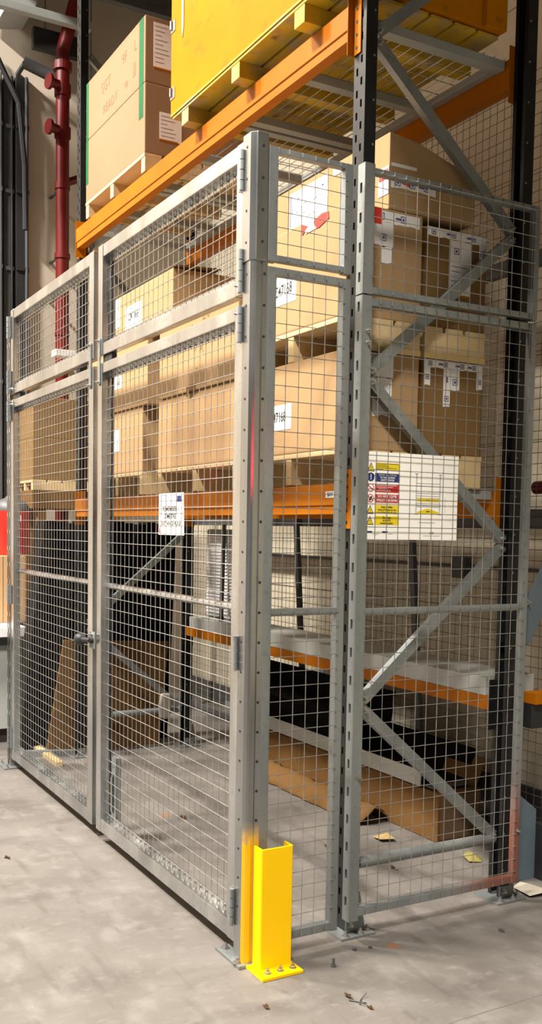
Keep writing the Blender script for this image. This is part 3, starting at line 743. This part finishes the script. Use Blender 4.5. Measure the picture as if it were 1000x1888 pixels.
# distance notice on the gate
t = thing('distance_notice', 'white paper notice with a dark blue corner mark on the gate mesh', 'sign', (-.735, -.01, 1.445))
MB().prism([(-.862, 1.447), (-.610, 1.447), (-.618, 1.612), (-.860, 1.612)], 'Y', -.0125, -.0115).build('sheet', PAPER, t)
def ntext(s, size, x, z, mat=INK, sx=.9): return text(t, s, size, (x, -.0130, z), 'Y-', mat, sx=sx, ext=.0002)
ntext('REMEMBER -', .027, -.74, 1.550, INK, 1.1); ntext('2 METRE', .027, -.745, 1.520, INK, 1.1); ntext('DISTANCE RULE', .023, -.737, 1.492, INK, 1.12)
pb(t, 'corner_mark', -.680, -.640, -.0131, -.0126, 1.577, 1.600, SBLUE, 0)
MB().prism([(-.856, 1.455), (-.842, 1.455), (-.855, 1.485)], 'Y', -.0131, -.0126).build('corner_mark', SRED, t)

# ------------------------------------------------------------------ back mesh partition and what stands against it
t = thing('mesh_partition', 'dark wire mesh partition running along the wall behind the rack', 'partition', (-1.3, 1.75, .03))
m = MB(); x = -4.6
while x < 1.3: m.tube((x, 1.75, .05), (x, 1.75, 3.6), .0016, 4, cap=False); x += .05
z = .05
while z < 3.6: m.tube((-4.6, 1.747, z), (1.3, 1.747, z), .0016, 4, cap=False); z += .05 
stuffpart(m.build('partition_wires', WIREB, t))
for z0, z1 in ((1.50, 1.59), (2.72, 2.79), (.02, .06)): pb(t, 'rail', -4.6, 1.3, 1.765, 1.805, z0, z1, DGREY, .002)
for x in (-4.5, 1.2): pb(t, 'post', x-.025, x+.025, 1.765, 1.815, 0, 3.65, DGREY, .002)
for nm, p, q in (('dark steel pole leaning by the middle of the back wall', (-2.53, 1.732, 0), (-2.71, 1.733, 1.62)), ('dark steel pole leaning near the wide mesh panel', (-1.31, 1.732, 0), (-1.48, 1.733, 1.62)), ('dark thin pole leaning before the white louvred unit', (-2.72, 1.20, .887), (-2.77, 1.238, 1.50))):
    t = thing('leaning_pole', nm, 'pole', p, 'poles leaning on the back mesh')
    r_ = .02 if 'thin' not in nm else .014
    MB().bar(p, q, r_*2, r_*1.3, (0, 1, 0)).build('pole', DGREY, t, .002); d = (Vector(q)-Vector(p)).normalized()
    MB().bar(p, Vector(p)+d*.03, r_*2.2, r_*1.6, (0, 1, 0)).build('pole_foot', RUBBER, t)
t = thing('wall_conduit', 'thin wall conduit with two square junction boxes on the back wall', 'conduit', (-1.9, 2.08, 1.25))
MB().tube((-4.8, 2.09, 1.285), (.8, 2.09, 1.285), .010, 8).build('pipe', DGREY, t)
for x in (-2.60, -1.44): pb(t, 'junction_box', x-.05, x+.05, 2.04, 2.098, 1.22, 1.34, DGREY, .006)
# white louvred unit
t = thing('louvred_unit', 'white louvred air unit standing on the low grey board', 'air unit', (-3.05, 1.36, .887))
MB().prism([(-3.09, .887), (-2.60, .887), (-2.60, 1.47), (-3.09, 1.47), (-3.09, 1.42)], 'Y', 1.27, 1.41).build('casing', GREYP, t, .012)
MB().box(-3.06, -2.64, 1.262, 1.27, .90, 1.42).build('grille_frame', WHITEP, t, .002)
for i in range(24):
    z = .925+i*.021
    MB().prism([(1.250, z), (1.253, z+.001), (1.262, z+.0175), (1.258, z+.018)], 'X', -3.05, -2.65).build('louvre', WHITEP, t)
# right-hand wall strut, box and stub
t = thing('wall_strut', 'grey diagonal strut at the far side of the wide mesh panel', 'strut', (-.2, 1.45, 1.2))
MB().bar((-.10, 1.24, 1.05), (-.10, 1.62, 1.68), .012, .11, (0, 1, -.6)).build('flat_bar', BLUEG, t, .002)
bolt(t, (-.094, 1.27, 1.20), (1, 0, 0), .009)
t = thing('post_shoe', 'blue grey sheet metal shoe on the floor by the rear upright', 'bracket', (-.16, 1.5, 0))
MB().prism([(1.30, 0), (1.46, 0), (1.46, .30), (1.30, .42)], 'X', -.20, -.19).build('shoe_plate', BLUEG, t, .002)
pb(t, 'shoe_side', -.20, -.09, 1.46, 1.475, 0, .24, BLACKP)
t = thing('beam_stub', 'orange beam stub with a black end box beyond the rear upright', 'beam', (-.05, 1.31, .70))
MB().box(-.06, .01, 1.235, 1.42, .80, .845).build('stub', ORANGE, t, .002); pb(t, 'end_box', -.10, -.01, 1.235, 1.36, .70, .80, BLACKP, .004)
t = thing('wall_box', 'small black box on a bracket by the rear upright', 'box', (-.2, 1.55, 2.35))
pb(t, 'box_body', -.30, -.16, 1.52, 1.62, 2.36, 2.54, BLACKP, .004); pb(t, 'bracket', -.24, -.20, 1.62, 1.765, 2.40, 2.44, DGREY)
t = thing('red_valve', 'red pipe valve with a brass tap on the back wall', 'valve', (-.70, 1.95, 1.6))
MB().tube((-.74, 1.93, 1.70), (-.10, 1.93, 1.72), .032, 14).build('valve_pipe', REDP, t, smooth=True)
MB().tube((-.66, 1.93, 1.73), (-.66, 1.93, 1.80), .012, 10).tube((-.70, 1.93, 1.80), (-.62, 1.93, 1.80), .008, 8).build('tap', BRASS, t)
MB().tube((-.66, 1.93, 1.70), (-.66, 2.1, 1.70), .014, 8).build('wall_bracket', DGREY, t)

# ------------------------------------------------------------------ long carton and black channel on the floor
t = thing('long_carton', 'long brown carton on the floor under the low orange beam', 'box', (-1.6, 1.5, 0))
MB().box(-2.65, -.74, 1.375, 1.64, 0, .235).build('carton_body', CARDD, t, .006)
MB().prism([(1.375, .236), (1.38, .242), (1.20, .165), (1.195, .155)], 'X', -1.02, -.76).build('open_flap', CARDD, t) if False else None
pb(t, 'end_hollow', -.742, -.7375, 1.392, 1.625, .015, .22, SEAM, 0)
MB().prism([(1.64, .235), (1.645, .24), (1.70, .36), (1.692, .362)], 'X', -1.05, -.78).build('open_flap', CARDD, t)
for x in (-2.02, -1.33): 
    MB().box(x, x+.014, 1.3735, 1.3755, .0, .236).build('strap_band', SEAM, t)
t = thing('crumpled_wrap', 'torn flattened cardboard wrap lying against the long carton', 'cardboard', (-1.7, 1.28, 0))
m = MB(); nx = 22; prof_n = 5
vs = []
for i in range(nx+1):
    x = -2.55+i*(1.42/nx)
    for j in range(prof_n+1):
        a = j/prof_n
        vs.append((x+random.uniform(-.012, .012)*(i == nx), 1.36-.17*a+random.uniform(-.008, .008), max(.004, .075*math.sin(math.pi*(.25+.75*a))*(1-.35*a)+.02*math.sin(i*.9)*a*(1-a)*2+random.uniform(-.006, .006))))
m.v = vs
for i in range(nx):
    for j in range(prof_n):
        b = i*(prof_n+1)+j; m.f.append((b, b+1, b+prof_n+2, b+prof_n+1))
o = m.build('wrap_sheet', CARDD, t, smooth=True)
sd = o.modifiers.new('thickness', 'SOLIDIFY'); sd.thickness = .005; sd.offset = 1
t = thing('black_tray', 'long black trough with a pale grey edge lying on the long carton', 'trough', (-1.8, 1.5, .24))
MB().prism([(1.385, .245), (1.67, .245), (1.705, .40), (1.695, .405), (1.66, .255), (1.395, .255)], 'X', -3.0, -.86).build('trough_body', BSHEET, t)
MB().prism([(1.372, .243), (1.378, .243), (1.385, .318), (1.379, .320)], 'X', -3.0, -.88).build('edge_strip', LGREY, t)
pb(t, 'end_tab', -.90, -.79, 1.39, 1.62, .2455, .251, DGREY, .001)
o = MB().prism([(1.45, .42), (1.69, .41), (1.712, .58), (1.70, .585), (1.68, .43), (1.455, .435)], 'X', -3.0, -1.55)
t2 = thing('black_liner', 'black plastic liner folded up at the back of the trough', 'liner', (-2.3, 1.55, .41)); o.build('liner_sheet', BSHEET, t2)
MB().box(-2.98, -1.6, 1.46, 1.70, .256, .42).build('liner_roll', BSHEET, t2, .02)

# ------------------------------------------------------------------ leaning sheets beyond the far frame
def leaning(name, label, cat, yb, yt, h, th, x0, x1, mat, group, part='sheet'):
    t = thing(name, label, cat, ((x0+x1)/2, yb, 0), group)
    MB().prism([(yb, 0), (yb+th, 0), (yt+th, h), (yt, h)], 'X', x0, x1).build(part, mat, t, .003)
    return t
lab = ['outermost', 'second', 'third', 'fourth', 'fifth', 'sixth', 'seventh', 'eighth', 'ninth', 'tenth', 'eleventh', 'innermost']
for i in range(12):
    yb = .095+i*.089
    h = 1.51-.008*(i % 3)
    leaning('black_sheet', '%s upright black board, counted from the gate side' % lab[i], 'board', yb, yb+.17-.010*i, h, .076, -3.60, -3.42-.03*(i % 2), BSHEET, 'black boards leaning beyond the far frame')
t = thing('cardboard_sheet', 'tall brown cardboard leaning inside the far rack frame', 'cardboard', (-3.27, .65, 0))
MB().prism([(.235, .0), (1.02, .0), (1.085, .70), (.35, .74)], 'X', -3.30, -3.285).build('sheet', CARDD, t, .002)
t = thing('flat_carton', 'squat brown carton low behind the far rack frame brace', 'box', (-3.36, .75, 0))
MB().box(-3.40, -3.31, .55, 1.04, .001, .30).build('carton_body', CARDD, t, .004)
pb(t, 'packing_tape', -3.3105, -3.3085, .80, .85, .001, .30, SEAM, 0)
t = thing('white_bag', 'small off white plastic bag hung on the far frame crossbar', 'bag', (-3.13, .98, .2))
MB().prism([(.955, .21), (1.02, .20), (1.04, .28), (1.03, .37), (.965, .375), (.95, .30)], 'X', -3.148, -3.11).build('bag_body', pmat('bag_plastic', (.33, .30, .24), .6), t, .012)
o = MB().box(-3.50, -2.95, .20, .245, .03, .06).build('floor_batten', WOOD, None, .003); tag(o, 'pale timber batten on the floor inside the far gate', 'batten')
o.location.z = 0
t = thing('floor_rail', 'grey steel rail on the floor before the far rack frame', 'rail', (-3.2, .2, 0))
MB().bar((-3.30, .10, .02), (-3.19, .40, .02), .04, .04).build('rail', GALVD, t, .002)

# ------------------------------------------------------------------ far corner : bench, cylinder, pipe, trunking
t = thing('workbench', 'white topped workbench with grey front past the gate post', 'bench', (-4.2, .1, 0))
pb(t, 'worktop', -4.75, -3.62, -.8, .20, .735, .80, WHITEP, .004)
pb(t, 'apron', -4.70, -3.70, -.76, .17, .67, .735, DGREY, .002)
pb(t, 'front_panel', -4.68, -3.74, -.75, .15, .10, .67, LGREY, .002)
pb(t, 'under_bench_shade', -4.64, -3.80, -.70, .12, 0, .10, pmat('bench_shade_brown', (.06, .04, .03), .7), .002)  # dark block painted as the shadow under the bench
t = thing('brown_cabinet', 'light brown boarded cabinet standing on the workbench', 'cabinet', (-4.2, .1, .80))
pb(t, 'cabinet_body', -4.55, -3.93, -.5, .28, .802, 1.262, BOARD, .003)
for y in (-.3, -.06, .12): pb(t, 'board_joint', -3.9305, -3.9285, y, y+.004, .805, 1.258, SEAM, 0)
t = thing('gas_cylinder', 'red gas cylinder with grey shoulder and brass valve on the cabinet', 'cylinder', (-4.30, .18, 1.263))
MB().lathe(-4.15, .235, [(.125, 1.265), (.130, 1.275), (.130, 1.575)], 32).build('cylinder_body', REDC, t, smooth=True)
MB().lathe(-4.15, .235, [(.130, 1.575), (.128, 1.60), (.095, 1.645), (.045, 1.665), (.030, 1.68)], 32).build('shoulder', DGREY, t, smooth=True)
v = MB().tube((-4.15, .235, 1.68), (-4.15, .235, 1.76), .028, 12).tube((-4.15, .235, 1.76), (-4.15, .235, 1.79), .014, 10).tube((-4.15, .235, 1.725), (-4.08, .20, 1.725), .013, 10)
v.build('valve', BRASS, t)
pb(t, 'white_label', -4.022, -4.018, .20, .27, 1.50, 1.545, PAPER, 0)
t = thing('sprinkler_riser', 'vertical red riser pipe with couplings and two branch caps on the end wall', 'pipe', (-4.88, .83, 0))
MB().tube((-4.88, .83, 0), (-4.88, .83, 5.18), .052, 24).tube((-4.88, .83, 5.17), (-4.75, .92, 5.62), .052, 24).build('riser', REDP, t, smooth=True)
for z, r, h in ((5.05, .072, .06), (4.87, .064, .09), (4.55, .064, .08), (4.14, .060, .05), (3.60, .062, .04), (3.0, .06, .04)):
    MB().tube((-4.88, .83, z-h/2), (-4.88, .83, z+h/2), r, 20).build('coupling', REDP, t)
for z in (4.90, 4.56):
    MB().tube((-4.86, .79, z), (-4.84, .715, z), .036, 16).tube((-4.84, .722, z), (-4.835, .70, z), .058, 18).build('branch_cap', REDP, t)
MB().tube((-4.88, .83, 4.16), (-4.95, 1.05, 4.28), .03, 12).build('branch_arm', REDP, t)
for z in (3.62, 3.3, 4.14): MB().tube((-4.88, .83, z), (-5.199, .83, z), .012, 8).build('pipe_clip', DGREY, t)
o = MB().box(-4.74, -4.62, .70, .98, 2.78, 2.83).build('pale_bracket', PAPER, None, .003)
tag(o, 'pale flat bracket across the red riser pipe', 'bracket')
MB().box(-5.199, -4.74, .93, .97, 2.79, 2.82).build('bracket_arm', DGREY, o)
# trunking columns
for i, (y, wd, dp, m_, lb) in enumerate(((.575, .10, .09, BLACKP, 'wide black cable trunk beside the pale wall strip'), (.475, .075, .05, DGREY, 'dark grey trunk between the black cable trunks'), (.385, .06, .08, GREYP, 'pale grey trunk strip among the dark trunks'), (.27, .12, .10, BLACKP, 'outermost black cable trunk at the picture edge'), (.12, .09, .06, DGREY, 'dark trunk hidden mostly past the picture edge'))):
    t = thing('cable_trunk', lb, 'trunking', (-5.15, y, 0), 'cable trunks on the end wall')
    pb(t, 'trunk', -5.199, -5.199+dp, y-wd/2, y+wd/2, 0, 5.0, m_, .003)
    MB().tube((-5.199+dp+.012, y+wd*.3, 0), (-5.199+dp+.012, y+wd*.3, 5.0), .012, 8).build('cable', DGREY if m_ is not DGREY else BLACKP, t, smooth=True)
    for z in (1.5, 2.6, 3.5, 4.1, 4.6): pb(t, 'saddle', -5.199+dp, -5.199+dp+.02, y-wd/2, y+wd/2, z, z+.03, m_, .001)
t = thing('hanging_cable', 'loose black cable swooping beside the red pipe', 'cable', (-5.0, .5, 4.2))
pts = [(-5.05, .30, 5.2), (-5.02, .42, 4.95), (-5.0, .52, 4.75), (-5.02, .57, 4.3), (-5.02, .575, 3.8)]
MB().path(pts, .022, 8).build('cable_run', RUBBER, t, smooth=True)
t = thing('lagged_pipe', 'short dark lagged pipe reaching to the red riser', 'pipe', (-5.0, .7, 4.98)); MB().tube((-4.98, .55, 5.06), (-4.94, .765, 4.985), .045, 12).build('lagging', DGREY, t, smooth=True)
MB().tube((-5.199, .56, 5.055), (-4.98, .56, 5.055), .02, 8).build('wall_stub', DGREY, t)
# overhead struts
for lb, x, y0, y1, z, hh, m_ in (('grey steel strut overhead across the red riser', -4.66, -.6, .98, 5.26, .06, GREYP), ('dark beam overhead behind the red riser', -4.98, .62, 1.02, 5.18, .16, BLACKP), ('grey service pipe overhead beyond the green taped cartons', -4.1, .75, 1.95, 5.22, .05, DGREY), ('dark cable tray overhead at the back wall corner', -5.0, 1.0, 2.05, 4.86, .10, BLACKP)):
    t = thing('overhead_strut', lb, 'strut', (x, (y0+y1)/2, z), 'overhead services by the end wall')
    MB().box(x-.03, x+.03, y0, y1, z, z+hh).build('strut', m_, t, .004)
    for y in (y0+.1, y1-.1): MB().tube((x, y, z+hh), (x, y, 5.85), .006, 6).build('hanger_rod', GALVD, t)
t = thing('ceiling_duct', 'grey ceiling duct with a pale edge above the end wall strut', 'duct', (-4.9, .5, 5.4))
MB().prism([(.36, 5.33), (.58, 5.38), (.70, 5.75), (.40, 5.75)], 'X', -5.15, -4.75).build('duct_body', GREYP, t, .004)
MB().tube((-4.95, .5, 5.75), (-4.95, .5, 5.85), .008, 6).build('hanger_rod', GALVD, t)
# cartons beyond the far frame on a stand
t = thing('storage_stand', 'brown slatted stand beyond the far rack frame', 'stand', (-4.5, .6, 0))
for x, y in ((-4.75, .52), (-4.38, .52), (-4.75, 1.1), (-4.38, 1.1)): pb(t, 'leg', x-.03, x+.03, y-.03, y+.03, 0, 1.60, CARDD, .002)
pb(t, 'shelf', -4.80, -4.34, .44, 1.15, 1.60, 1.735, CARDD, .003)
pallet('thin pine pallet on the stand beyond the far rack frame', -4.80, -4.34, .44, 1.15, 1.736, .075, group='wooden pallets on the rack')
carton('carton on the stand beyond the far frame, the lower one', -4.79, -4.35, .445, 1.14, 1.812, 2.12, CARD2)
carton('carton on the stand beyond the far frame, the upper one', -4.78, -4.36, .45, 1.13, 2.122, 2.42, CARD2)

# ------------------------------------------------------------------ litter on the floor
def leaf(label, x, y, s, mat=LEAF):
    t = thing('dry_leaf', label, 'leaf', (x, y, 0), 'dry leaves on the floor')
    m = MB(); n = 8; a0 = random.uniform(0, 6)
    ring = []
    for i in range(n):
        a = a0+2*math.pi*i/n; r = s*(1 if i % 2 else .6)*random.uniform(.7, 1.1)
        ring.append((x+math.cos(a)*r, y+math.sin(a)*r*.6, random.uniform(.002, .012)))
    m.v = [(x, y, .004)]+ring; m.f = [(0, 1+i, 1+(i+1) % n) for i in range(n)]
    o = m.build('blade', mat, t); sd = o.modifiers.new('thickness', 'SOLIDIFY'); sd.thickness = .0012
    MB().tube((x+s*.5, y, .004), (x+s*1.2, y+.3*s, .003), .0012, 5).build('stalk', mat, t)
for lb, x, y, s in (('curled brown leaf on the bare floor at the picture edge', -1.44, -.48, .022), ('brown leaf inside the cage near the orange floor mark', -1.65, .46, .035), ('brown leaf behind the narrow mesh panel', -.93, .88, .03), ('brown leaf in front of the twisted wire', .335, .145, .022), ('tiny leaf scrap past the twisted wire', .43, .165, .014), ('brown leaf inside by the gate hinge foot', -.62, .12, .02), ('scrap by the rear horizontal tube', -.55, .98, .022), ('scrap before the yellow guard', .28, -.12, .014), ('scrap on the floor under the wide panel', -.2, .75, .016)):
    leaf(lb, x, y, s)
t = thing('twisted_wire', 'bent wire twist lying on the floor before the guard', 'wire', (.38, .16, 0))
MB().path([(.36, .135, .003), (.385, .155, .003), (.405, .17, .006), (.41, .155, .010), (.395, .150, .004), (.37, .175, .003), (.362, .20, .012)], .0018, 6).build('wire', DGREY, t)
t = thing('dropped_bolt', 'small dropped bolt standing on the floor right of the guard', 'bolt', (.133, .224, 0))
MB().tube((.133, .224, 0), (.133, .224, .006), .010, 6).tube((.133, .224, .006), (.133, .224, .028), .0045, 8).build('bolt_body', DGREY, t)
for lb, x, y in (('black nut near the rack foot', .06, .36), ('small black nut farther from the rack foot', .07, .42), ('black chip of plastic on the open floor', .173, .941)):
    nut = 'nut' in lb; t = thing('floor_nut' if nut else 'plastic_chip', lb, 'nut' if nut else 'chip', (x, y, 0)); s = .008 if nut else .016
    MB().prism([(x+s*math.cos(a*math.pi/3), y+s*math.sin(a*math.pi/3)*(1 if s < .01 else .6)) for a in range(6)], 'Z', 0, .006).build('nut_body', DGREY, t)
m = MB(); m.prism([(.096+.035*math.cos(a*.52)*random.uniform(.7, 1.1), .505+.028*math.sin(a*.52)*random.uniform(.7, 1.1)) for a in range(12)], 'Z', 0, .0006); m.build('paint_mark', STAIN, fl)
m = MB(); m.prism([(-1.73+.035*math.cos(a*.52), .40+.03*math.sin(a*.52)) for a in range(12)], 'Z', 0, .0005); m.build('paint_mark', STAIN, fl)
def scrap(label, pts, mat, h=.012):
    t = thing('paper_scrap', label, 'paper', (sum(p[0] for p in pts)/len(pts), sum(p[1] for p in pts)/len(pts), 0), 'paper scraps by the rear upright')
    cx = sum(p[0] for p in pts)/len(pts); cy = sum(p[1] for p in pts)/len(pts)
    m = MB(); m.v = [(cx, cy, h)]+[(x, y, random.uniform(.001, h)) for x, y in pts]; n = len(pts)
    m.f = [(0, 1+i, 1+(i+1) % n) for i in range(n)]
    o = m.build('paper', mat, t); sd = o.modifiers.new('thickness', 'SOLIDIFY'); sd.thickness = .001
scrap('crumpled white paper scrap beside the rear rack foot', [(-.13, 1.28), (-.02, 1.27), (.0, 1.36), (-.07, 1.40), (-.17, 1.36)], pmat('grubby_paper', (.42, .38, .30), .7), .03)
scrap('yellow printed wrapper behind the horizontal tube', [(-.52, 1.34), (-.46, 1.33), (-.44, 1.39), (-.49, 1.43), (-.55, 1.41)], pmat('wrapper', (.30, .25, .07), .6), .03)
scrap('brown wrapper scrap inside the rack end', [(-.95, 1.15), (-.87, 1.14), (-.85, 1.21), (-.94, 1.23)], pmat('tan_wrapper', (.40, .28, .12), .6), .018)
